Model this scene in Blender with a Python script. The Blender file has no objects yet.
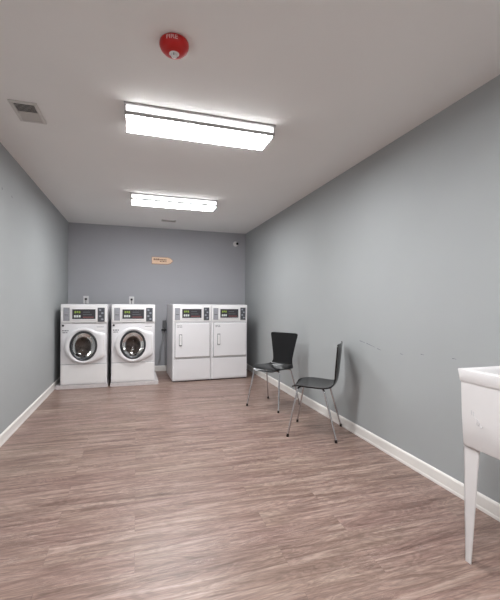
import bpy, bmesh, math, random
from mathutils import Vector, Matrix
random.seed(7)
PI = math.pi
S = bpy.context.scene
C = S.collection

# ------------------------------------------------------------------ room numbers (metres)
XL, XR, YB, YF, H = -1.05, 1.90, 6.51, -2.60, 2.44
CAM_H = 1.172

# ------------------------------------------------------------------ materials
def srgb(r, g, b):
    f = lambda c: (c/255/12.92) if c/255 <= .04045 else ((c/255+.055)/1.055)**2.4
    return (f(r), f(g), f(b), 1)

def nmat(name):
    m = bpy.data.materials.new(name); m.use_nodes = True
    nt = m.node_tree; b = nt.nodes['Principled BSDF']
    return m, nt, b

def mat(name, col, rough=.5, metal=0, var=.03, scale=12, bump=0, bscale=200, spec=.5, coat=0):
    m, nt, b = nmat(name)
    tc = nt.nodes.new('ShaderNodeTexCoord')
    n = nt.nodes.new('ShaderNodeTexNoise'); n.inputs['Scale'].default_value = scale
    n.inputs['Detail'].default_value = 4
    nt.links.new(tc.outputs['Object'], n.inputs['Vector'])
    r = nt.nodes.new('ShaderNodeValToRGB')
    c0 = [max(0, c*(1-var)) for c in col[:3]]+[1]; c1 = [min(1, c*(1+var)) for c in col[:3]]+[1]
    r.color_ramp.elements[0].position = .3; r.color_ramp.elements[1].position = .7
    r.color_ramp.elements[0].color = c0; r.color_ramp.elements[1].color = c1
    nt.links.new(n.outputs['Fac'], r.inputs['Fac']); nt.links.new(r.outputs['Color'], b.inputs['Base Color'])
    b.inputs['Roughness'].default_value = rough; b.inputs['Metallic'].default_value = metal
    b.inputs['Specular IOR Level'].default_value = spec; b.inputs['Coat Weight'].default_value = coat
    if bump:
        n2 = nt.nodes.new('ShaderNodeTexNoise'); n2.inputs['Scale'].default_value = bscale
        nt.links.new(tc.outputs['Object'], n2.inputs['Vector'])
        bp = nt.nodes.new('ShaderNodeBump'); bp.inputs['Strength'].default_value = bump
        bp.inputs['Distance'].default_value = .002
        nt.links.new(n2.outputs['Fac'], bp.inputs['Height']); nt.links.new(bp.outputs['Normal'], b.inputs['Normal'])
    return m

def emit(name, col, strength):
    m, nt, b = nmat(name)
    b.inputs['Base Color'].default_value = col
    b.inputs['Emission Color'].default_value = col
    b.inputs['Emission Strength'].default_value = strength
    return m

M = {}
M['wall'] = mat('grey_wall_paint', srgb(164, 167, 168), .8, var=.02, scale=1.6, bump=.15, bscale=260)
M['wall_back'] = mat('grey_wall_paint_lightened', srgb(174, 174, 179), .8, var=.02, scale=1.6, bump=.15, bscale=260)  # side-wall grey, lightened in colour so the end wall looks better lit
M['ceiling'] = mat('ceiling_paint', srgb(236, 235, 233), .85, var=.012, scale=2, bump=.2, bscale=300)
M['trim'] = mat('white_trim_paint', srgb(232, 228, 224), .35, var=.015)
M['enamel'] = mat('white_enamel', srgb(226, 224, 226), .3, var=.01, scale=3)
M['enamel_line'] = mat('enamel_groove', srgb(150, 150, 152), .5)
M['plastic_white'] = mat('white_plastic', srgb(232, 230, 230), .4, var=.01)
M['plinth'] = mat('plinth_metal', srgb(205, 198, 198), .5, var=.06, scale=20)
M['tub'] = mat('tub_plastic', srgb(222, 219, 219), .45, var=.015, scale=5)
M['tub_mark'] = mat('tub_mark_grey', srgb(202, 199, 201), .5)
M['black_gloss'] = mat('black_lacquer', srgb(14, 13, 15), .2, var=.15, scale=40)
M['chrome'] = mat('chrome', srgb(205, 205, 208), .18, 1, var=.03)
M['rubber'] = mat('black_rubber', srgb(40, 30, 30), .7)
M['dark'] = mat('dark_plastic', srgb(38, 38, 42), .35)
M['dark_ring'] = mat('dark_grey_ring', srgb(66, 67, 70), .3, .4)
M['steel'] = mat('drum_steel', srgb(136, 122, 114), .42, 1, var=.4, scale=14)
M['card'] = mat('card_slot_grey', srgb(150, 150, 156), .5, var=.12, scale=60)
M['keypad'] = mat('keypad_grey', srgb(72, 74, 80), .5, var=.2, scale=60)
M['key'] = mat('key_light', srgb(150, 152, 160), .5)
M['screen'] = mat('screen_black', srgb(62, 60, 64), .25)
M['led_green'] = emit('led_green', srgb(120, 140, 50), .06)
M['led_white'] = emit('led_white', srgb(190, 194, 190), .08)
M['led_red'] = emit('led_red', srgb(110, 60, 60), .03)
M['grey_text'] = mat('printed_grey', srgb(120, 120, 126), .5)
M['red'] = mat('red_plastic', srgb(188, 12, 8), .3, var=.04)
M['alarm_ink'] = mat('faded_white_print', srgb(226, 176, 176), .6)
M['clear'] = mat('strobe_lens', srgb(225, 225, 225), .12, var=.2, scale=90)
M['fixture'] = mat('fixture_metal', srgb(168, 166, 166), .5)
M['lens_black'] = mat('lens_black', srgb(10, 10, 12), .1)
M['vent'] = mat('vent_white', srgb(205, 202, 198), .5)
M['vent_dark'] = mat('duct_dark', srgb(70, 74, 78), .8)
M['sign'] = mat('sign_peach', srgb(246, 214, 184), .6, var=.05, scale=20)
M['sign_edge'] = mat('sign_brown', srgb(176, 128, 98), .6)
M['ink'] = mat('sign_ink', srgb(150, 112, 90), .6)
M['pipe'] = mat('grey_pipe', srgb(112, 112, 114), .5, .3)
M['hose'] = mat('braided_hose', srgb(170, 170, 172), .4, .5, var=.2, scale=120)
M['scuff'] = mat('scuff_dark', srgb(96, 98, 104), .7)
M['door_paint'] = mat('door_paint', srgb(215, 212, 208), .4)

def lens_mat():
    m, nt, b = nmat('lit_diffuser')
    tc = nt.nodes.new('ShaderNodeTexCoord'); w = nt.nodes.new('ShaderNodeTexNoise'); w.inputs['Scale'].default_value = 300
    nt.links.new(tc.outputs['Object'], w.inputs['Vector'])
    b.inputs['Base Color'].default_value = (.9, .9, .9, 1)
    b.inputs['Emission Color'].default_value = (.97, .99, 1, 1)
    b.inputs['Emission Strength'].default_value = LIGHT
    return m
LIGHT = 12.6; SIDE = .7
M['lens'] = lens_mat(); M['lens_side'] = lens_mat(); M['lens_side'].name = 'lit_diffuser_side'
M['lens_side'].node_tree.nodes['Principled BSDF'].inputs['Emission Strength'].default_value = SIDE

def glass_mat():
    m = bpy.data.materials.new('door_glass'); m.use_nodes = True; nt = m.node_tree
    for n in list(nt.nodes): nt.nodes.remove(n)
    o = nt.nodes.new('ShaderNodeOutputMaterial'); mx = nt.nodes.new('ShaderNodeMixShader')
    tr = nt.nodes.new('ShaderNodeBsdfTransparent'); tr.inputs[0].default_value = (.62, .60, .60, 1)
    gl = nt.nodes.new('ShaderNodeBsdfGlossy'); gl.inputs['Roughness'].default_value = .03
    fr = nt.nodes.new('ShaderNodeFresnel'); fr.inputs[0].default_value = 1.6
    nt.links.new(fr.outputs[0], mx.inputs[0]); nt.links.new(tr.outputs[0], mx.inputs[1]); nt.links.new(gl.outputs[0], mx.inputs[2])
    nt.links.new(mx.outputs[0], o.inputs[0])
    return m
M['glass'] = glass_mat()

def floor_mat():
    m, nt, b = nmat('vinyl_plank_floor'); L = nt.links; N = nt.nodes.new
    tc = N('ShaderNodeTexCoord')
    br = N('ShaderNodeTexBrick'); br.offset = .37; br.offset_frequency = 2; br.squash = 1
    br.inputs['Color1'].default_value = (0, 0, 0, 1); br.inputs['Color2'].default_value = (1, 1, 1, 1)
    br.inputs['Mortar'].default_value = (.5, .5, .5, 1)
    br.inputs['Scale'].default_value = 1; br.inputs['Mortar Size'].default_value = .0012
    br.inputs['Mortar Smooth'].default_value = .1; br.inputs['Bias'].default_value = 0
    br.inputs['Brick Width'].default_value = 1.05; br.inputs['Row Height'].default_value = .152
    L.new(tc.outputs['Object'], br.inputs['Vector'])
    # per-plank shift of the grain
    sc = N('ShaderNodeVectorMath'); sc.operation = 'MULTIPLY_ADD'
    L.new(br.outputs['Color'], sc.inputs[0]); sc.inputs[1].default_value = (1.1, .10, .2)
    L.new(tc.outputs['Object'], sc.inputs[2])
    def noise(sx, sy, scale, det, rough=.6, dist=0):
        mp = N('ShaderNodeMapping'); mp.inputs['Scale'].default_value = (sx, sy, 1)
        L.new(sc.outputs[0], mp.inputs['Vector'])
        n = N('ShaderNodeTexNoise'); n.inputs['Scale'].default_value = scale; n.inputs['Detail'].default_value = det
        n.inputs['Roughness'].default_value = rough; n.inputs['Distortion'].default_value = dist
        L.new(mp.outputs[0], n.inputs['Vector']); return n
    n1 = noise(.75, 9, 2.4, 10, .72, .8)      # broad streaks
    n2 = noise(3.0, 36, 2.8, 8, .8, .7)      # fine grain
    n3 = noise(1.1, 5.2, 1.9, 4, .55, 1.0)    # cathedral figure
    r1 = N('ShaderNodeValToRGB'); e = r1.color_ramp.elements
    e[0].position = .32; e[0].color = srgb(*FL[0]); e[1].position = .68; e[1].color = srgb(*FL[2])
    k = r1.color_ramp.elements.new(.5); k.color = srgb(*FL[1])
    L.new(n1.outputs['Fac'], r1.inputs['Fac'])
    # fine grain
    r2 = N('ShaderNodeMapRange'); r2.inputs['From Min'].default_value = .3; r2.inputs['From Max'].default_value = .7
    r2.inputs['To Min'].default_value = .78; r2.inputs['To Max'].default_value = 1.2
    L.new(n2.outputs['Fac'], r2.inputs['Value'])
    # rings out of the distorted noise
    ml = N('ShaderNodeMath'); ml.operation = 'MULTIPLY'; ml.inputs[1].default_value = 70; L.new(n3.outputs['Fac'], ml.inputs[0])
    sn = N('ShaderNodeMath'); sn.operation = 'SINE'; L.new(ml.outputs[0], sn.inputs[0])
    r3 = N('ShaderNodeMapRange'); r3.inputs['From Min'].default_value = -1; r3.inputs['From Max'].default_value = 1
    r3.inputs['To Min'].default_value = .84; r3.inputs['To Max'].default_value = 1.1; L.new(sn.outputs[0], r3.inputs['Value'])
    # per plank tone
    sp = N('ShaderNodeSeparateColor'); L.new(br.outputs['Color'], sp.inputs[0])
    r4 = N('ShaderNodeMapRange'); r4.inputs['To Min'].default_value = .965; r4.inputs['To Max'].default_value = 1.03
    L.new(sp.outputs[0], r4.inputs['Value'])
    def mul(a, bb):
        q = N('ShaderNodeMath'); q.operation = 'MULTIPLY'; L.new(a, q.inputs[0]); L.new(bb, q.inputs[1]); return q.outputs[0]
    t = mul(mul(r2.outputs[0], r3.outputs[0]), r4.outputs[0])
    seam = N('ShaderNodeMapRange'); seam.inputs['To Min'].default_value = 1; seam.inputs['To Max'].default_value = .86
    L.new(br.outputs['Fac'], seam.inputs['Value']); t = mul(t, seam.outputs[0])
    vm = N('ShaderNodeVectorMath'); vm.operation = 'SCALE'; L.new(r1.outputs['Color'], vm.inputs[0]); L.new(t, vm.inputs['Scale'])
    # pale limed veins here and there, and slow warm / cool drift from plank to plank
    vn = noise(1.3, 13, 2.6, 5, .6, 2.2); va = N('ShaderNodeMath'); va.operation = 'SUBTRACT'; va.inputs[1].default_value = .5
    L.new(vn.outputs['Fac'], va.inputs[0]); vb = N('ShaderNodeMath'); vb.operation = 'ABSOLUTE'; L.new(va.outputs[0], vb.inputs[0])
    vc = N('ShaderNodeMapRange'); vc.inputs['From Min'].default_value = 0; vc.inputs['From Max'].default_value = .018
    vc.inputs['To Min'].default_value = 1; vc.inputs['To Max'].default_value = 0; L.new(vb.outputs[0], vc.inputs['Value'])
    vd = noise(.8, 2.0, 1.6, 2); ve = N('ShaderNodeMapRange'); ve.inputs['From Min'].default_value = .48; ve.inputs['From Max'].default_value = .68
    ve.inputs['To Max'].default_value = .45; L.new(vd.outputs['Fac'], ve.inputs['Value'])
    mx = N('ShaderNodeMix'); mx.data_type = 'RGBA'; L.new(mul(vc.outputs[0], ve.outputs[0]), mx.inputs['Factor'])
    L.new(vm.outputs[0], mx.inputs['A']); mx.inputs['B'].default_value = srgb(204, 188, 180)
    hn = noise(.9, 1.6, 1.3, 2); hr = N('ShaderNodeValToRGB'); hr.color_ramp.elements[0].position = .35; hr.color_ramp.elements[1].position = .65
    hr.color_ramp.elements[0].color = (1.0, .945, .945, 1); hr.color_ramp.elements[1].color = (1.0, 1.0, .96, 1); L.new(hn.outputs['Fac'], hr.inputs['Fac'])
    hm = N('ShaderNodeMix'); hm.data_type = 'RGBA'; hm.blend_type = 'MULTIPLY'; hm.inputs['Factor'].default_value = 1
    L.new(mx.outputs['Result'], hm.inputs['A']); L.new(hr.outputs['Color'], hm.inputs['B'])
    L.new(hm.outputs['Result'], b.inputs['Base Color'])
    rr = N('ShaderNodeMapRange'); rr.inputs['To Min'].default_value = .3; rr.inputs['To Max'].default_value = .43
    L.new(n2.outputs['Fac'], rr.inputs['Value']); L.new(rr.outputs[0], b.inputs['Roughness'])
    bp = N('ShaderNodeBump'); bp.inputs['Strength'].default_value = .25; bp.inputs['Distance'].default_value = .001
    L.new(n2.outputs['Fac'], bp.inputs['Height']); L.new(bp.outputs[0], b.inputs['Normal'])
    return m
FL = [(97, 74, 67), (138, 115, 106), (172, 152, 142)]
M['floor'] = floor_mat()

# ------------------------------------------------------------------ mesh helpers
def bm_new(): return bmesh.new()

def box(bm, x0, x1, y0, y1, z0, z1, bev=0, seg=2):
    r = bmesh.ops.create_cube(bm, size=1)
    vs = r['verts']
    for v in vs:
        v.co = Vector((x0+(v.co.x+.5)*(x1-x0), y0+(v.co.y+.5)*(y1-y0), z0+(v.co.z+.5)*(z1-z0)))
    if bev:
        es = list({e for v in vs for e in v.link_edges})
        bmesh.ops.bevel(bm, geom=es, offset=bev, segments=seg, affect='EDGES', profile=.5)
    return bm

def prism(bm, pts, mapf, a, b):
    """closed outline pts extruded from depth a to depth b; mapf(u, w, depth) -> point"""
    A = [bm.verts.new(mapf(u, w, a)) for u, w in pts]
    B = [bm.verts.new(mapf(u, w, b)) for u, w in pts]
    n = len(pts)
    for i in range(n):
        j = (i+1) % n; bm.faces.new((A[i], A[j], B[j], B[i]))
    bm.faces.new(A[::-1]); bm.faces.new(B)

def tube(bm, pts, r, n=10, caps=True):
    pts = [Vector(p) for p in pts]; rings = []
    up = None
    for i, p in enumerate(pts):
        if i == 0: t = pts[1]-p
        elif i == len(pts)-1: t = p-pts[i-1]
        else: t = (pts[i+1]-p).normalized()+(p-pts[i-1]).normalized()
        t.normalize()
        if up is None:
            up = Vector((0, 0, 1)) if abs(t.z) < .9 else Vector((1, 0, 0))
        s = t.cross(up).normalized(); up = s.cross(t).normalized()
        rr = r[i] if isinstance(r, (list, tuple)) else r
        rings.append([bm.verts.new(p+rr*(math.cos(2*PI*k/n)*s+math.sin(2*PI*k/n)*up)) for k in range(n)])
    for a, b in zip(rings, rings[1:]):
        for k in range(n):
            bm.faces.new((a[k], a[(k+1) % n], b[(k+1) % n], b[k]))
    if caps:
        bm.faces.new(rings[0][::-1]); bm.faces.new(rings[-1])

def smooth_path(pts, it=2):
    pts = [Vector(p) for p in pts]
    for _ in range(it):
        q = [pts[0]]
        for a, b in zip(pts, pts[1:]):
            q += [a.lerp(b, .25), a.lerp(b, .75)]
        q.append(pts[-1]); pts = q
    return pts

def revolve(bm, prof, n=48, axis='z', c=(0, 0, 0), sx=1, sz=1):
    """prof: list of (radius, height). axis 'z': height along z; 'y': height along y."""
    c = Vector(c); rings = []
    for r, h in prof:
        ring = []
        for k in range(n):
            a = 2*PI*k/n
            if axis == 'z': p = Vector((r*math.cos(a), r*math.sin(a), h))
            else: p = Vector((r*math.cos(a)*sx, h, r*math.sin(a)*sz))
            ring.append(bm.verts.new(c+p))
        rings.append(ring)
    for a, b in zip(rings, rings[1:]):
        for k in range(n):
            bm.faces.new((a[k], a[(k+1) % n], b[(k+1) % n], b[k]))
    return rings

def obj(name, bm, m, parent=None, smooth=None):
    bmesh.ops.recalc_face_normals(bm, faces=bm.faces[:])
    me = bpy.data.meshes.new(name); bm.to_mesh(me); bm.free()
    me.materials.append(m)
    if smooth is not None:
        me.shade_smooth() if hasattr(me, 'shade_smooth') else None
        if hasattr(me, 'set_sharp_from_angle'): me.set_sharp_from_angle(angle=math.radians(smooth))
    o = bpy.data.objects.new(name, me); C.objects.link(o)
    if parent: o.parent = parent
    return o

def thing(name, label, cat, loc=(0, 0, 0), rz=0, group=None):
    o = bpy.data.objects.new(name, None); C.objects.link(o)
    o.empty_display_size = .1
    o.location = loc; o.rotation_euler = (0, 0, rz); o['label'] = label; o['category'] = cat
    if group: o['group'] = group
    return o

def struct(name, bm, m, label=None):
    o = obj(name, bm, m); o['kind'] = 'structure'
    if label: o['label'] = label
    return o

def dup(root, loc, rz, label, group=None):
    r = root.copy(); C.objects.link(r); r.location = loc; r.rotation_euler = (0, 0, rz); r['label'] = label
    if group: r['group'] = group
    for ch in list(root.children):
        c = ch.copy(); C.objects.link(c); c.parent = r
        for g in list(ch.children):
            d = g.copy(); C.objects.link(d); d.parent = c
    return r

# ------------------------------------------------------------------ the room
T = .12
b = bm_new(); box(b, XL-T, XR+T, YF-T, YB+T, -.1, 0); struct('floor', b, M['floor'], 'greyish brown wood-look plank floor')
b = bm_new(); box(b, XL-T, XR+T, YF-T, YB+T, H, H+.1); struct('ceiling', b, M['ceiling'], 'plain off-white painted ceiling')
b = bm_new(); box(b, XL-T, XL, YF-T, YB+T, 0, H); wl = struct('wall_left', b, M['wall'], 'grey painted wall on the left of the washers')
b = bm_new(); box(b, XR, XR+T, YF-T, YB+T, 0, H); wr = struct('wall_right', b, M['wall'], 'long grey painted wall behind the two chairs')
b = bm_new(); box(b, XL, XR, YB, YB+T, 0, H); struct('wall_back', b, M['wall_back'], 'grey end wall behind the washers and dryers')
b = bm_new(); box(b, XL, XR, YF-T, YF, 0, H); struct('wall_front', b, M['wall'], 'grey wall at the near end of the room')

def base_profile(d):      # (distance out from wall, height)
    return [(0, 0), (.015, 0), (.015, .010), (.0145, .016), (.012, .019), (.012, .078), (.009, .084), (.005, .089), (0, .09)]
def baseboard(name, p0, p1, nrm, label):
    bm = bm_new(); p0 = Vector(p0); p1 = Vector(p1); nrm = Vector(nrm)
    A = [bm.verts.new(p0+nrm*a+Vector((0, 0, z))) for a, z in base_profile(0)]
    B = [bm.verts.new(p1+nrm*a+Vector((0, 0, z))) for a, z in base_profile(0)]
    n = len(A)
    for i in range(n):
        j = (i+1) % n; bm.faces.new((A[i], A[j], B[j], B[i]))
    bm.faces.new(A[::-1]); bm.faces.new(B)
    return struct(name, bm, M['trim'], label)
baseboard('baseboard_left', (XL, YF, 0), (XL, YB, 0), (1, 0, 0), 'white baseboard along the left wall')
baseboard('baseboard_right', (XR, YF, 0), (XR, YB, 0), (-1, 0, 0), 'white baseboard along the right wall')
baseboard('baseboard_back', (XL+.022, YB, 0), (XR-.022, YB, 0), (0, -1, 0), 'white baseboard along the end wall')
baseboard('baseboard_front', (XL+.022, YF, 0), (XR-.022, YF, 0), (0, 1, 0), 'white baseboard along the near end wall')

# scuffs and scratches on the walls
def marks(name, parent, segs, w, X, sgn):
    for (y0, z0, y1, z1) in segs:
        bm = bm_new()
        d = Vector((0, y1-y0, z1-z0)); L = max(d.length, 1e-3); d /= L; s = Vector((0, -d.z, d.y))*w/2
        a = Vector((X, y0, z0)); e = Vector((X, y1, z1)); o = Vector((sgn*.0006, 0, 0))
        q = [a-s, a+s, e+s*.4, e-s*.4]
        v0 = [bm.verts.new(p) for p in q]; v1 = [bm.verts.new(p+o) for p in q]
        bm.faces.new(v0[::-1]); bm.faces.new(v1)
        for i in range(4): bm.faces.new((v0[i], v0[(i+1) % 4], v1[(i+1) % 4], v1[i]))
        k = obj(name, bm, M['scuff'], parent); k['kind'] = 'structure'
marks('scratch', wr, [(2.86, .846, 2.78, .835), (2.76, .834, 2.64, .813), (2.61, .806, 2.56, .798), (2.33, .80, 2.30, .798), (2.12, .825, 2.09, .823), (1.85, .834, 1.82, .834)], .004, XR, -1)
marks('scuff', wl, [(3.455, 2.092, 3.47, 2.078), (3.70, 2.092, 3.72, 2.076)], .012, XL, 1)

# ------------------------------------------------------------------ ceiling lights
def make_light():
    t = thing('ceiling_light', 'x', 'ceiling light')
    W, D, h = 1.01, .265, .078
    x0, x1, y0, y1 = -W/2, W/2, -D/2, D/2
    bm = bm_new(); box(bm, x0-.006, x1+.006, y0-.014, y1+.014, -.014, 0, .002); obj('housing', bm, M['fixture'], t)
    bm = bm_new()
    pts = [(y0+.004, -.014), (y0, -.052), (y0+.012, -.070), (y0+.035, -h), (y1-.035, -h), (y1-.012, -.070), (y1, -.052), (y1-.004, -.014)]
    prism(bm, pts, lambda u, w, d: Vector((d, u, w)), x0+.008, x1-.008)
    df = obj('diffuser', bm, M['lens'], t, 30); df.data.materials.append(M['lens_side'])
    for p in df.data.polygons:
        if p.normal.z > -.5: p.material_index = 1
    for s in (-1, 1):
        bm = bm_new(); yy = s*(D/2-.003)
        box(bm, x0, x1, min(yy, yy+s*.012), max(yy, yy+s*.012), -.076, -.055); obj('side_rail', bm, M['fixture'], t)
        bm = bm_new(); xx = s*(W/2-.004)
        prism(bm, [(u*1.01, w*1.01) for u, w in pts], lambda u, w, d: Vector((d, u, w)), xx-.004, xx+.004)
        obj('end_cap', bm, M['plastic_white'], t)
    return t
L1 = make_light(); L1.location = (.425, 2.61, H)
L1['label'] = 'large bright rectangular ceiling light, the nearer one, just past the red fire alarm'
dup(L1, (.435, 4.64, H), 0, 'smaller looking bright rectangular ceiling light farther off, close to the end wall')
dup(L1, (.425, .58, H), 0, 'unseen ceiling light added above the camera to brighten the room')  # out of view, added to raise the brightness of the room
dup(L1, (.425, -1.45, H), 0, 'unseen ceiling light added behind the camera to brighten the room')  # second unseen fixture, likewise added for extra light

# ------------------------------------------------------------------ fire alarm
AX, AY = .166, 1.835
t = thing('fire_alarm', 'round red fire alarm with a clear strobe lens mounted on the ceiling', 'fire alarm', (AX, AY, H))
prof = [(0.0, 0), (.062, 0), (.069, -.004), (.071, -.012), (.070, -.022), (.064, -.038), (.050, -.052), (.036, -.057), (.0, -.057)]
bm = bm_new(); rg = revolve(bm, prof[1:-1], 48); bm.faces.new(rg[0]); bm.faces.new(rg[-1])
obj('alarm_body', bm, M['red'], t, 40)
def rad(z):
    for (r0, z0), (r1, z1) in zip(prof[1:], prof[2:]):
        if z0 >= z >= z1: return r0+(r1-r0)*(z0-z)/(z0-z1)
    return .05
cu = bpy.data.curves.new('fire_text', 'FONT'); cu.body = 'FIRE'; cu.size = .025; cu.align_x = 'CENTER'; cu.space_character = 1.05; cu.offset = .0006
tmp = bpy.data.objects.new('tmp', cu); C.objects.link(tmp)
bpy.context.view_layer.update()
me = bpy.data.meshes.new_from_object(tmp.evaluated_get(bpy.context.evaluated_depsgraph_get()))
bm = bm_new(); bm.from_mesh(me); bpy.data.objects.remove(tmp); bpy.data.meshes.remove(me)
bmesh.ops.triangulate(bm, faces=bm.faces[:]); bmesh.ops.subdivide_edges(bm, edges=bm.edges[:], cuts=1)
for v in bm.verts:
    z = -.027+v.co.y*.95; r = rad(z)+.0012; a = -PI/2-.26+v.co.x/.060
    v.co = Vector((r*math.cos(a), r*math.sin(a), z-.0008))
obj('lettering', bm, M['alarm_ink'], t)['label'] = 'white FIRE lettering'
bm = bm_new()
rg = revolve(bm, [(.024, -.054), (.024, -.058), (.022, -.060), (.018, -.061)], 32); bm.faces.new(rg[-1])
o = obj('strobe_base', bm, M['plastic_white'], t, 40)
bm = bm_new(); rg = revolve(bm, [(.017, -.060), (.017, -.066), (.014, -.071), (.008, -.073), (.003, -.074)], 24); bm.faces.new(rg[-1])
l = obj('strobe_lens', bm, M['clear'], t, 40); l['label'] = 'clear strobe lens'
for a in (.3, 2.4, 4.5):
    bm = bm_new()
    tube(bm, [(.0175*math.cos(a), .0175*math.sin(a), -.061), (.0175*math.cos(a), .0175*math.sin(a), -.067), (.0145*math.cos(a), .0145*math.sin(a), -.0722)], .0016, 6)
    obj('lens_rib', bm, M['dark_ring'], l)

# ------------------------------------------------------------------ ceiling vents
def vent(label, x0, x1, y0, y1, n, fr, split):
    cx, cy = (x0+x1)/2, (y0+y1)/2; hx, hy = (x1-x0)/2, (y1-y0)/2
    t = thing('ceiling_vent', label, 'vent', (cx, cy, H))
    bm = bm_new()
    for a in ((-hx, hx, -hy, -hy+fr), (-hx, hx, hy-fr, hy), (-hx, -hx+fr, -hy+fr, hy-fr), (hx-fr, hx, -hy+fr, hy-fr)):
        box(bm, a[0], a[1], a[2], a[3], -.010, 0, .002)
    if split: box(bm, -hx+fr, hx-fr, -.004, .004, -.010, 0)
    obj('frame', bm, M['vent'], t)
    bm = bm_new(); box(bm, -hx+fr, hx-fr, -hy+fr, hy-fr, -.0015, 0); obj('duct_opening', bm, M['vent_dark'], t)
    span = 2*(hy-fr)
    for i in range(n):
        y = -hy+fr+span*(i+.5)/n
        s = -1 if (split and y > 0) else 1
        bm = bm_new(); w = span/n*.62
        pts = [(y-w*.5, -.005-s*.0035), (y-w*.5, -.0038-s*.0035), (y+w*.5, -.0038+s*.0035), (y+w*.5, -.005+s*.0035)]
        if not s < 0: pts = [(y-w*.8, -.0085), (y-w*.8, -.0075), (y+w*.8, -.002), (y+w*.8, -.003)]
        else: pts = [(y-w*.35, -.003), (y-w*.35, -.002), (y+w*.35, -.0075), (y+w*.35, -.0085)]
        prism(bm, pts, lambda u, w_, d: Vector((d, u, w_)), -hx+fr, hx-fr)
        obj('louver', bm, M['vent'], t)
    return t
vent('white rectangular ceiling vent with slanted louvers near the left wall', -.785, -.620, 2.665, 2.945, 14, .022, True)
v2 = vent('small dark slot vent in the ceiling between the farther light and the end wall', .355, .578, 5.80, 5.90, 5, .012, False)

# ------------------------------------------------------------------ security camera on the end wall
t = thing('security_camera', 'small white dome security camera high on the end wall by the right corner', 'security camera', (1.712, YB, 2.243))
bm = bm_new(); rg = revolve(bm, [(.048, 0), (.048, -.012), (.044, -.018), (.038, -.022)], 32, 'y'); bm.faces.new(rg[0]); bm.faces.new(rg[-1]); obj('mount', bm, M['plastic_white'], t, 40)
bm = bm_new(); bmesh.ops.create_uvsphere(bm, u_segments=24, v_segments=16, radius=.034)
bmesh.ops.translate(bm, verts=bm.verts, vec=(.004, -.040, 0)); obj('ball', bm, M['plastic_white'], t, 60)
bm = bm_new(); rg = revolve(bm, [(.023, 0), (.023, -.010), (.018, -.014), (.004, -.016)], 24, 'y'); bm.faces.new(rg[0]); bm.faces.new(rg[-1])
bmesh.ops.rotate(bm, verts=bm.verts, matrix=Matrix.Rotation(math.radians(24), 3, 'Z')); bmesh.ops.translate(bm, verts=bm.verts, vec=(.010, -.070, -.004))
obj('lens', bm, M['lens_black'], t, 40)['label'] = 'black camera lens'

# ------------------------------------------------------------------ sign
t = thing('arrow_sign', 'small peach coloured pointed sign on the end wall above the washers', 'sign', (.405, YB, 1.885))
W, hh = .165, .062
pts = [(-W, -hh), (.100, -hh), (.150, -.046), (.195, 0), (.150, .046), (.100, hh), (-W, hh)]
bm = bm_new(); prism(bm, pts, lambda u, w, d: Vector((u, d, w)), 0, -.010); obj('board', bm, M['sign_edge'], t)
bm = bm_new(); prism(bm, [(u*.97, w*.88+.002) for u, w in pts], lambda u, w, d: Vector((u, d, w)), -.010, -.012); obj('face', bm, M['sign'], t)
bm = bm_new(); x = -.135
while x < .075:
    w = random.uniform(.018, .04)
    box(bm, x, min(x+w, .08), -.0130, -.0118, .006, .034 if x < -.05 else .026); x += w+.007
x = -.03
while x < .075:
    w = random.uniform(.015, .03); box(bm, x, min(x+w, .08), -.0130, -.0118, -.020, -.004); x += w+.006
obj('lettering', bm, M['ink'], t)['label'] = 'dark brown lettering'

# ------------------------------------------------------------------ wall sockets above the washers
def socket(label, x, g):
    t = thing('wall_socket', label, 'socket', (x, YB, 1.205))
    bm = bm_new(); box(bm, -.040, .040, -.007, 0, -.062, .062, .003); obj('cover_plate', bm, M['plastic_white'], t)
    bm = bm_new(); box(bm, -.017, .017, -.020, -.007, -.004, .028, .003); obj('plug', bm, M['dark'], t)
    bm = bm_new(); tube(bm, smooth_path([(0, -.016, -.002), (0, -.020, -.03), (.004, -.020, -.10), (0, -.02, -.3)]), .004, 8); obj('cord', bm, M['dark'], t)
    return t
socket('white wall socket with a black plug, above the left washer', -.784, 1)
socket('white wall socket with a black plug, above the right washer', -.080, 1)

# ------------------------------------------------------------------ water valve and hoses
t = thing('water_valve', 'grey pipe with a dark valve and hoses on the end wall between washer and dryer', 'valve', (.458, YB, 0))
bm = bm_new(); box(bm, -.030, .030, -.045, 0, .735, .868, .006); obj('wall_box', bm, M['pipe'], t)
bm = bm_new(); tube(bm, [(.005, -.03, .74), (.005, -.03, .66)], .014, 12); obj('pipe', bm, M['pipe'], t)
bm = bm_new(); box(bm, -.050, .036, -.060, -.010, .690, .722, .008); obj('valve_handle', bm, M['dark'], t)
bm = bm_new(); tube(bm, smooth_path([(.012, -.03, .69), (.016, -.03, .55), (.020, -.04, .30), (.018, -.03, .10)]), .011, 10); obj('hose', bm, M['hose'], t, 60)
bm = bm_new(); tube(bm, smooth_path([(-.022, -.03, .69), (-.02, -.035, .55), (-.055, -.05, .42), (-.075, -.06, .30), (-.060, -.05, .22), (-.10, -.05, .14)]), .010, 10); obj('hose', bm, M['hose'], t, 60)

# ------------------------------------------------------------------ control fascia shared by washers and dryers
def quadbox(name, m, parent, x0, x1, z0, z1, y0, y1, bev=.002, label=None):
    bm = bm_new(); box(bm, x0, x1, y0, y1, z0, z1, bev); o = obj(name, bm, m, parent)
    if label: o['label'] = label
    return o

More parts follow.
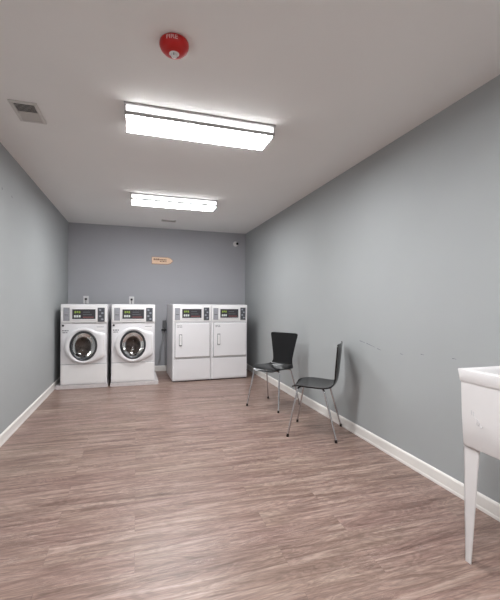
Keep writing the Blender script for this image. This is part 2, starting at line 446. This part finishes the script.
def controls(t, card, disp, key, F, reds):
    """F = y of the fascia front (towards -y)."""
    c = quadbox('card_reader', M['card'], t, card[0], card[1], card[2], card[3], F-.006, F+.01)
    w = card[1]-card[0]; zm = (card[2]+card[3])/2
    quadbox('card_slot', M['dark'], c, card[0]+w*.2, card[1]-w*.2, zm-.012, zm-.006, F-.0075, F-.004, 0)
    quadbox('coin_slot', M['key'], c, card[0]+w*.3, card[1]-w*.3, card[3]-.05, card[3]-.02, F-.0075, F-.004, .001)
    # bezel
    bm = bm_new(); x0, x1, z0, z1 = disp; q = .012
    for a in ((x0-q, x1+q, z1, z1+q), (x0-q, x1+q, z0-q, z0), (x0-q, x0, z0, z1), (x1, x1+q, z0, z1)):
        box(bm, a[0], a[1], F-.010, F+.005, a[2], a[3], .002)
    obj('display_bezel', bm, M['enamel'], t)
    d = quadbox('display', M['screen'], t, x0, x1, z0, z1, F-.003, F+.008, 0)
    W, Hh = x1-x0, z1-z0
    bm = bm_new()
    for i in range(3):
        box(bm, x0+W*(.08+.10*i), x0+W*(.155+.10*i), F-.0045, F-.0025, z0+Hh*.18, z0+Hh*.40)
    obj('digits', bm, M['led_white'], d)
    bm = bm_new()
    for i in range(3):
        box(bm, x0+W*(.10+.09*i), x0+W*(.165+.09*i), F-.0045, F-.0025, z0+Hh*(.60+.04*(i % 2)), z0+Hh*.82)
    obj('indicator', bm, M['led_green'], d)
    for j in range(3):
        zz = z0+Hh*(.14+.26*j)
        quadbox('printed_line', (M['keypad'], M['led_red'], M['keypad'])[(j+1) % 3] if j else M['led_red'], d, x0+W*.46, x0+W*(.92-.08*j), zz, zz+Hh*.10, F-.0045, F-.0025, 0)
    k = quadbox('keypad', M['keypad'], t, key[0], key[1], key[2], key[3], F-.006, F+.01)
    kw, kh = key[1]-key[0], key[3]-key[2]
    for j in range(4):
        bm = bm_new()
        x = key[0]+kw*(.18 if j % 2 == 0 else .5); z = key[3]-kh*(.16+.22*j)
        box(bm, x, x+kw*.32, F-.009, F-.005, z-kh*.05, z+kh*.05, .001)
        obj('button', bm, M['key'], k)

# ------------------------------------------------------------------ washers
def plate_with_hole(bm, x0, x1, z0, z1, cx, cz, rx, rz, y, n=64):
    angs = [2*PI*k/n for k in range(n)]
    for X in (x0, x1):
        for Z in (z0, z1): angs.append(math.atan2((Z-cz)/1, (X-cx)/1) % (2*PI))
    angs = sorted(set(round(a, 6) for a in angs))
    inn, out = [], []
    for a in angs:
        c, s = math.cos(a), math.sin(a)
        k = 1/math.sqrt((c/rx)**2+(s/rz)**2)
        inn.append(bm.verts.new((cx+c*k, y, cz+s*k)))
        ts = []
        if c > 1e-9: ts.append((x1-cx)/c)
        if c < -1e-9: ts.append((x0-cx)/c)
        if s > 1e-9: ts.append((z1-cz)/s)
        if s < -1e-9: ts.append((z0-cz)/s)
        k = min(ts); out.append(bm.verts.new((cx+c*k, y, cz+s*k)))
    m = len(angs)
    for i in range(m):
        j = (i+1) % m; bm.faces.new((inn[i], inn[j], out[j], out[i]))

def make_washer():
    t = thing('washing_machine', 'x', 'washing machine', group=None)
    hw, z0, z1, D = .292, .052, 1.138, .76
    # local frame: x centred on the cabinet, front face at y = 0, depth towards +y
    bm = bm_new()
    plate_with_hole(bm, -hw, hw, .335, .875, -.004, .578, .185, .212, 0)
    box(bm, -hw, hw, .0, D, .875, z1, .006)            # console box
    box(bm, -hw, hw, .0, D, z0, .335, .004)            # lower box
    box(bm, -hw, -hw+.012, 0, D, .335, .875); box(bm, hw-.012, hw, 0, D, .335, .875)
    box(bm, -hw, hw, D-.012, D, .335, .875)
    obj('cabinet', bm, M['enamel'], t)
    quadbox('base_plate', M['plinth'], t, -.323, .323, 0, .048, -.012, D, .003)
    quadbox('kick_plate', M['plastic_white'], t, -hw+.012, hw-.012, .068, .318, -.006, .002, .002)
    # fascia
    quadbox('control_panel', M['plastic_white'], t, -hw+.004, hw-.004, .893, 1.118, -.012, .002, .004)
    controls(t, (-.257, -.180, .915, 1.092), (-.150, .140, .938, 1.070), (.168, .258, .900, 1.092), -.012, True)
    # drum and gasket
    bm = bm_new(); revolve(bm, [(.99, .02), (.99, .03), (1.04, .06), (1.18, .09), (1.22, .12), (1.22, .44), (1.1, .50), (.5, .52), (.02, .52)], 48, 'y', (-.004, 0, .578), .172, .2)
    obj('drum', bm, M['steel'], t, 40)
    for k in range(3):
        a = 2*PI*k/3+.6; cx, cz = -.004+.17*math.cos(a), .578+.2*math.sin(a)
        bm = bm_new(); tube(bm, [(cx, .12, cz), (cx, .43, cz)], .03, 10); obj('drum_paddle', bm, M['steel'], t, 50)
    bm = bm_new(); revolve(bm, [(1.08, -.004), (1.02, .005), (.98, .03), (1.0, .06), (.97, .09), (1.05, .11)], 48, 'y', (-.004, 0, .578), .175, .202)
    obj('gasket', bm, M['rubber'], t, 50)
    # door: plate with swooping handle side, ring, glass
    pts = []
    R = .238
    for k in range(0, 41):
        a = math.radians(52+(283-52)*k/40); pts.append((-.004+R*math.cos(a), .578+R*math.sin(a)*1.02))
    pts += [(.10, .352), (.16, .375), (.222, .408), (.262, .436), (.268, .455), (.268, .715), (.262, .735), (.235, .748)]
    bm = bm_new()
    # outline ring with elliptical hole
    cx, cz, rx, rz = -.004, .578, .172, .200
    inn = []
    for u, w in pts:
        a = math.atan2((w-cz)/rz, (u-cx)/rx); inn.append((cx+rx*math.cos(a), cz+rz*math.sin(a)))
    n = len(pts); y0, y1 = -.002, -.030
    Ao = [bm.verts.new((u, y0, w)) for u, w in pts]; Bo = [bm.verts.new((u, y1, w)) for u, w in pts]
    Co = [bm.verts.new((cx+(u-cx)*.975, y1-.006, cz+(w-cz)*.975)) for u, w in pts]
    # arched ring
    mid = [bm.verts.new(((p[0]*.45+q[0]*.55), y1-.014, (p[1]*.45+q[1]*.55))) for p, q in zip(pts, inn)]
    In = [bm.verts.new((u, y1-.004, w)) for u, w in inn]; Ib = [bm.verts.new((u, y0, w)) for u, w in inn]
    for i in range(n):
        j = (i+1) % n
        for P, Q in ((Ao, Bo), (Bo, Co), (Co, mid), (mid, In), (In, Ib)):
            bm.faces.new((P[i], P[j], Q[j], Q[i]))
    d = obj('door', bm, M['enamel'], t, 35)
    bm = bm_new(); revolve(bm, [(1.02, -.030), (1.0, -.040), (.93, -.043), (.86, -.036), (.84, -.028), (.86, -.01)], 56, 'y', (cx, 0, cz), rx, rz)
    obj('door_rim', bm, M['dark_ring'], d, 40)['label'] = 'dark grey ring around the door glass'
    bm = bm_new(); rg = revolve(bm, [(.86, -.030), (.80, -.018), (.70, .006), (.55, .030), (.36, .046), (.18, .053), (.03, .055)], 56, 'y', (cx, 0, cz), rx, rz); bm.faces.new(rg[-1])
    obj('door_glass', bm, M['glass'], d, 60)['label'] = 'round door glass'
    bm = bm_new(); box(bm, .235, .258, -.040, -.028, .520, .660, .005); obj('door_handle', bm, M['plastic_white'], d)
    # badge, logo and printed marks
    quadbox('label_plate', M['plastic_white'], t, .150, .250, .786, .820, -.005, .001, .001)
    quadbox('label_line', M['grey_text'], t, .156, .248, .826, .831, -.004, .001, 0)
    bm = bm_new(); revolve(bm, [(.0005, -.006), (.013, -.006), (.014, 0)], 20, 'y', (-.262, 0, .850)); obj('lock', bm, M['dark'], t)
    bm = bm_new()
    for i, (x, w) in enumerate([(-.272, .02), (-.246, .03), (-.21, .015)]): box(bm, x, x+w, -.002, .001, .775, .790)
    for i, (x, w) in enumerate([(-.268, .035), (-.228, .02)]): box(bm, x, x+w, -.002, .001, .750, .762)
    obj('printed_text', bm, M['grey_text'], t)
    bm = bm_new(); box(bm, -hw+.004, hw-.004, -.0015, .001, .326, .331); obj('panel_seam', bm, M['enamel_line'], t)
    bm = bm_new(); box(bm, -.150, .15, -.0015, .001, .881, .886); obj('panel_seam', bm, M['enamel_line'], t)
    return t
w1 = make_washer(); w1.location = (-.675, 5.455, 0); w1['group'] = 'front-loading washing machines'
w1['label'] = 'white front-loading washing machine in the left corner, beside the left wall'
w2 = dup(w1, (-.038, 5.455, 0), 0, 'white front-loading washing machine on the right of the pair, nearer the dryers', 'front-loading washing machines')
for w, dx in ((w1, -.022), (w2, .020)):
    for c in w.children:
        if c.name.startswith('base_plate'): c.location.x = dx

# ------------------------------------------------------------------ dryers
def make_dryer():
    t = thing('clothes_dryer', 'x', 'dryer')
    W, D = .575, .72
    bm = bm_new(); box(bm, .001, W-.001, 0, D, .014, 1.144, .006); obj('cabinet', bm, M['enamel'], t)
    quadbox('base', M['dark'], t, .02, W-.02, .012, D-.02, 0, 0, 0) if False else None
    bm = bm_new(); box(bm, .012, W-.012, .010, D-.01, 0, .016); obj('base', bm, M['rubber'], t)
    quadbox('control_panel', M['plastic_white'], t, .010, W-.008, .893, 1.122, -.010, .002, .004)
    controls(t, (.028, .106, .915, 1.092), (.136, .424, .944, 1.077), (.458, .542, .910, 1.100), -.010, True)
    bm = bm_new(); box(bm, .036, .552, -.022, -.002, .362, .868, .008)
    d = obj('door', bm, M['enamel'], t)
    bm = bm_new(); box(bm, .030, .558, -.003, .001, .356, .874); obj('door_gap', bm, M['enamel_line'], t)
    h = quadbox('door_handle', M['plastic_white'], d, .098, .128, .545, .690, -.040, -.020, .006)
    quadbox('handle_recess', M['enamel_line'], d, .090, .136, .532, .704, -.0235, -.018, .001)
    bm = bm_new()
    for x, w, z in ((.060, .04, .83), (.106, .025, .83), (.060, .03, .81), (.096, .04, .81)): box(bm, x, x+w, -.0232, -.021, z-.004, z+.004)
    obj('printed_text', bm, M['grey_text'], d)
    quadbox('lower_panel', M['enamel'], t, .034, .554, .030, .334, -.008, .001, .003)
    bm = bm_new(); box(bm, .020, .564, -.0015, .001, .338, .344); obj('panel_seam', bm, M['enamel_line'], t)
    return t
A = math.radians(2.2)
d1 = make_dryer(); d1.location = (.508, 5.515, 0); d1.rotation_euler.z = A; d1['group'] = 'clothes dryers'
d1['label'] = 'white clothes dryer on the left of the pair, next to the wall hoses'
dup(d1, (.508+578e-3*math.cos(A), 5.515+578e-3*math.sin(A), 0), A, 'white clothes dryer on the right of the pair, beside the far chair', 'clothes dryers')

# ------------------------------------------------------------------ chairs
def make_chair():
    t = thing('chair', 'x', 'chair')
    # profile from seat front to back top: (y, z, halfwidth)
    key = [(.184, .412, .090), (.182, .418, .125), (.176, .428, .152), (.160, .436, .173), (.120, .443, .194), (.060, .444, .213), (-.030, .440, .212), (-.100, .437, .200),
           (-.150, .442, .174), (-.178, .458, .150), (-.192, .486, .137), (-.199, .516, .134), (-.207, .580, .142), (-.213, .650, .156), (-.220, .720, .170),
           (-.226, .780, .184), (-.228, .802, .187), (-.229, .813, .184), (-.230, .820, .172), (-.2302, .823, .150)]
    def cr(p0, p1, p2, p3, s):
        return tuple(.5*((2*b)+(-a+c)*s+(2*a-5*b+4*c-d)*s*s+(-a+3*b-3*c+d)*s**3) for a, b, c, d in zip(p0, p1, p2, p3))
    prof = []
    for i in range(len(key)-1):
        p0 = key[max(0, i-1)]; p1 = key[i]; p2 = key[i+1]; p3 = key[min(len(key)-1, i+2)]
        for s in (0, .5): prof.append(cr(p0, p1, p2, p3, s))
    prof.append(key[-1])
    NW = 16; th = .011
    bm = bm_new(); top, bot = [], []
    for i, (y, z, hw) in enumerate(prof):
        a = prof[max(0, i-1)]; b_ = prof[min(len(prof)-1, i+1)]
        tg = Vector((0, b_[0]-a[0], b_[1]-a[1])).normalized(); nr = Vector((0, -tg.z, tg.y))   # seat: tg=-y -> nr = (0,-0,-1)
        nr = -nr
        rt, rb = [], []
        for k in range(NW+1):
            u = -1+2*k/NW
            back = min(1, max(0, (z-.47)/.1))
            dish = (.010*(1-back)+.016*back)*u*u
            p = Vector((u*hw, y, z))+nr*dish
            rt.append(bm.verts.new(p)); rb.append(bm.verts.new(p-nr*th))
        top.append(rt); bot.append(rb)
    cut = next(i for i, p in enumerate(prof) if p[1] > .455 and p[0] < -.15)
    def build(i0, i1):
        b2 = bm_new(); mp = {}
        def g(v):
            if v not in mp: mp[v] = b2.verts.new(v.co)
            return mp[v]
        for i in range(i0, i1):
            for k in range(NW):
                b2.faces.new([g(v) for v in (top[i][k], top[i][k+1], top[i+1][k+1], top[i+1][k])])
                b2.faces.new([g(v) for v in (bot[i][k], bot[i+1][k], bot[i+1][k+1], bot[i][k+1])])
            for k in (0, NW):
                b2.faces.new([g(v) for v in (top[i][k], top[i+1][k], bot[i+1][k], bot[i][k])])
        if i0 == 0:
            for k in range(NW): b2.faces.new([g(v) for v in (top[0][k], bot[0][k], bot[0][k+1], top[0][k+1])])
        if i1 == len(prof)-1:
            for k in range(NW): b2.faces.new([g(v) for v in (top[-1][k], top[-1][k+1], bot[-1][k+1], bot[-1][k])])
        return b2
    obj('seat', build(0, cut), M['black_gloss'], t, 50)
    obj('backrest', build(cut, len(prof)-1), M['black_gloss'], t, 50)
    bm.free()
    # frame under the seat
    bm = bm_new()
    tube(bm, [(-.13, .115, .422), (.13, .115, .422)], .009, 10); tube(bm, [(-.13, -.085, .418), (.13, -.085, .418)], .009, 10)
    tube(bm, [(-.07, .115, .421), (-.07, -.085, .418)], .008, 8); tube(bm, [(.07, .115, .421), (.07, -.085, .418)], .008, 8)
    obj('seat_frame', bm, M['chrome'], t, 50)
    for s in (-1, 1):
        for fy, (yt, fx, fyy, zt) in (('f', (.115, .216, .205, .424)), ('b', (-.085, .226, -.215, .420))):
            bm = bm_new(); foot = Vector((s*fx, fyy, .012)); top_ = Vector((s*.13, yt, zt)); kn = Vector((s*.172, yt+(.012 if fy == 'f' else -.02), zt-.004))
            dirn = (foot-kn)
            path = smooth_path([top_, top_.lerp(kn, .5), kn, kn+dirn*.12, kn+dirn*.5, foot], 2)
            tube(bm, path, .0085, 10); l = obj('leg', bm, M['chrome'], t, 50)
            bm = bm_new(); dn = dirn.normalized(); tube(bm, [foot-dn*.014, foot+Vector((0, 0, -.012))], [.0105, .0115], 10); obj('rubber_foot', bm, M['rubber'], l, 50)
    return t
c1 = make_chair(); c1.location = (1.505, 3.980, 0); c1.rotation_euler.z = math.radians(124)
c1['group'] = 'black chairs by the right wall'
c1['label'] = 'black chair with chrome legs beside the dryers, farther chair with its backrest face showing'
dup(c1, (1.572, 3.070, 0), math.radians(54.2), 'black chair with chrome legs seen from its side, the chair nearer the laundry sink', 'black chairs by the right wall')

# ------------------------------------------------------------------ laundry sink
t = thing('laundry_sink', 'white plastic laundry tub on tapered legs against the right wall', 'sink', (1.40, 1.336, 0))
Lx, Ly = .485, -.60          # local box runs +x to the wall and -y towards the camera
def ring(bm, rects):
    rs = []
    for (x0, x1, y0, y1, z) in rects:
        c = .007; P = []
        for (cx, cy, a0) in ((x1-c, y1-c, 0), (x0+c, y1-c, 90), (x0+c, y0+c, 180), (x1-c, y0+c, 270)):
            for k in range(5):
                a = math.radians(a0+22.5*k); P.append((cx+c*math.cos(a), cy+c*math.sin(a), z))
        rs.append([bm.verts.new(p) for p in P])
    for a, b_ in zip(rs, rs[1:]):
        n = len(a)
        for k in range(n): bm.faces.new((a[k], a[(k+1) % n], b_[(k+1) % n], b_[k]))
    return rs
def rc(i, z): return (0+i, Lx-i, Ly+i, 0-i, z)
bm = bm_new()
rs = ring(bm, [rc(.010, .827), rc(.007, .828), rc(.006, .831), rc(.000, .879), rc(.001, .882), rc(.004, .883), rc(.040, .883), rc(.046, .880), rc(.050, .872), rc(.052, .82)])
obj('rim', bm, M['tub'], t, 40)
bm = bm_new()
rs = ring(bm, [rc(.052, .83), rc(.060, .70), rc(.075, .565), rc(.10, .552), rc(.2, .549)]); bm.faces.new(rs[-1])
rs = ring(bm, [rc(.009, .830), rc(.012, .68), rc(.017, .548), rc(.020, .541), rc(.032, .537)]); bm.faces.new(rs[-1])
bs = obj('basin', bm, M['tub'], t, 40)
bm = bm_new(); revolve(bm, [(.0005, .556), (.03, .556), (.034, .552), (.034, .549)], 24, 'z', (Lx/2, Ly/2, 0)); obj('drain', bm, M['chrome'], t, 40)
for (sx, sy) in ((0, 0), (0, 1), (1, 0), (1, 1)):
    bm = bm_new()
    X = (lambda v: v) if sx == 0 else (lambda v: Lx-v)
    Yy = (lambda v: v) if sy == 0 else (lambda v: Ly-v)
    zt, th = .540, .005
    # flange seen from the room (plane of constant x), tapering to the foot; second flange at right angles
    def slab(P, dvec):
        A_ = [bm.verts.new((X(p[0]), Yy(p[1]), p[2])) for p in P]
        B_ = [bm.verts.new((X(p[0]+dvec[0]), Yy(p[1]+dvec[1]), p[2])) for p in P]
        bm.faces.new(A_[::-1]); bm.faces.new(B_)
        for k in range(4): bm.faces.new((A_[k], A_[(k+1) % 4], B_[(k+1) % 4], B_[k]))
    slab([(.028, -.012, zt), (.028, -.092, zt), (.050, -.034, 0), (.050, -.006, 0)], (th, 0))
    slab([(.028, -.012, zt), (.108, -.012, zt), (.078, -.006, 0), (.050, -.006, 0)], (0, -th))
    obj('leg', bm, M['tub'], t)
# faint scuffs moulded in the basin side
bm = bm_new()
def onface(y, z): y = -.072+(y+.072)*.75-.012; z = .68+(z-.68)*.85; return Vector((.0092+(.83-z)*.026, y, z))
def stroke(pts, w=.002):
    tube(bm, [onface(y, z)-Vector((.0005, 0, 0)) for y, z in pts], w, 6)
SM = [(-.050, .715, -.051, .690), (-.064, .710, -.065, .687)]
for y0, z0, y1, z1 in SM: stroke([(y0, z0), (y1, z1)])
stroke([(-.078, .678), (-.090, .672), (-.102, .656), (-.094, .646), (-.082, .653), (-.088, .664)])
stroke([(-.102, .648), (-.116, .640), (-.122, .648)])
obj('surface_mark', bm, M['tub_mark'], t, 60)['label'] = 'faint grey marks on the tub side'

# ------------------------------------------------------------------ entrance door behind the camera
bm = bm_new(); box(bm, .02, .94, YF, YF+.035, .005, 2.05, .003); dd = struct('door_1', bm, M['door_paint'], 'painted door at the near end')
bm = bm_new(); tube(bm, [(.10, YF+.035, 1.0), (.10, YF+.08, 1.0), (.20, YF+.08, 1.0)], .01, 10); obj('door_handle', bm, M['chrome'], dd)
for n, a in enumerate(((-.06, .015, 0, 2.12), (.945, 1.02, 0, 2.12))):
    bm = bm_new(); box(bm, a[0], a[1], YF, YF+.025, a[2], a[3], .003); struct('trim_%d' % (n+1), bm, M['trim'])

# ------------------------------------------------------------------ camera, world, view
cam = bpy.data.cameras.new('camera'); co = bpy.data.objects.new('camera', cam); C.objects.link(co)
cam.sensor_width = 36; cam.lens = 370/600*36; cam.sensor_fit = 'AUTO'; cam.shift_y = 3.1/600; cam.clip_start = .05
co.matrix_world = Matrix.Translation((0, 0, CAM_H)) @ Matrix.Rotation(-math.radians(17.04), 4, 'Z') @ Matrix.Rotation(PI/2, 4, 'X') @ Matrix.Rotation(.008, 4, 'Z')
S.camera = co
w = bpy.data.worlds.new('world'); S.world = w; w.use_nodes = True
w.node_tree.nodes['Background'].inputs[0].default_value = (.6, .65, .7, 1); w.node_tree.nodes['Background'].inputs[1].default_value = .3
S.view_settings.view_transform = 'Standard'; S.view_settings.look = 'None'; S.view_settings.gamma = 1
S.view_settings.use_curve_mapping = False; S.view_settings.exposure = 2.1
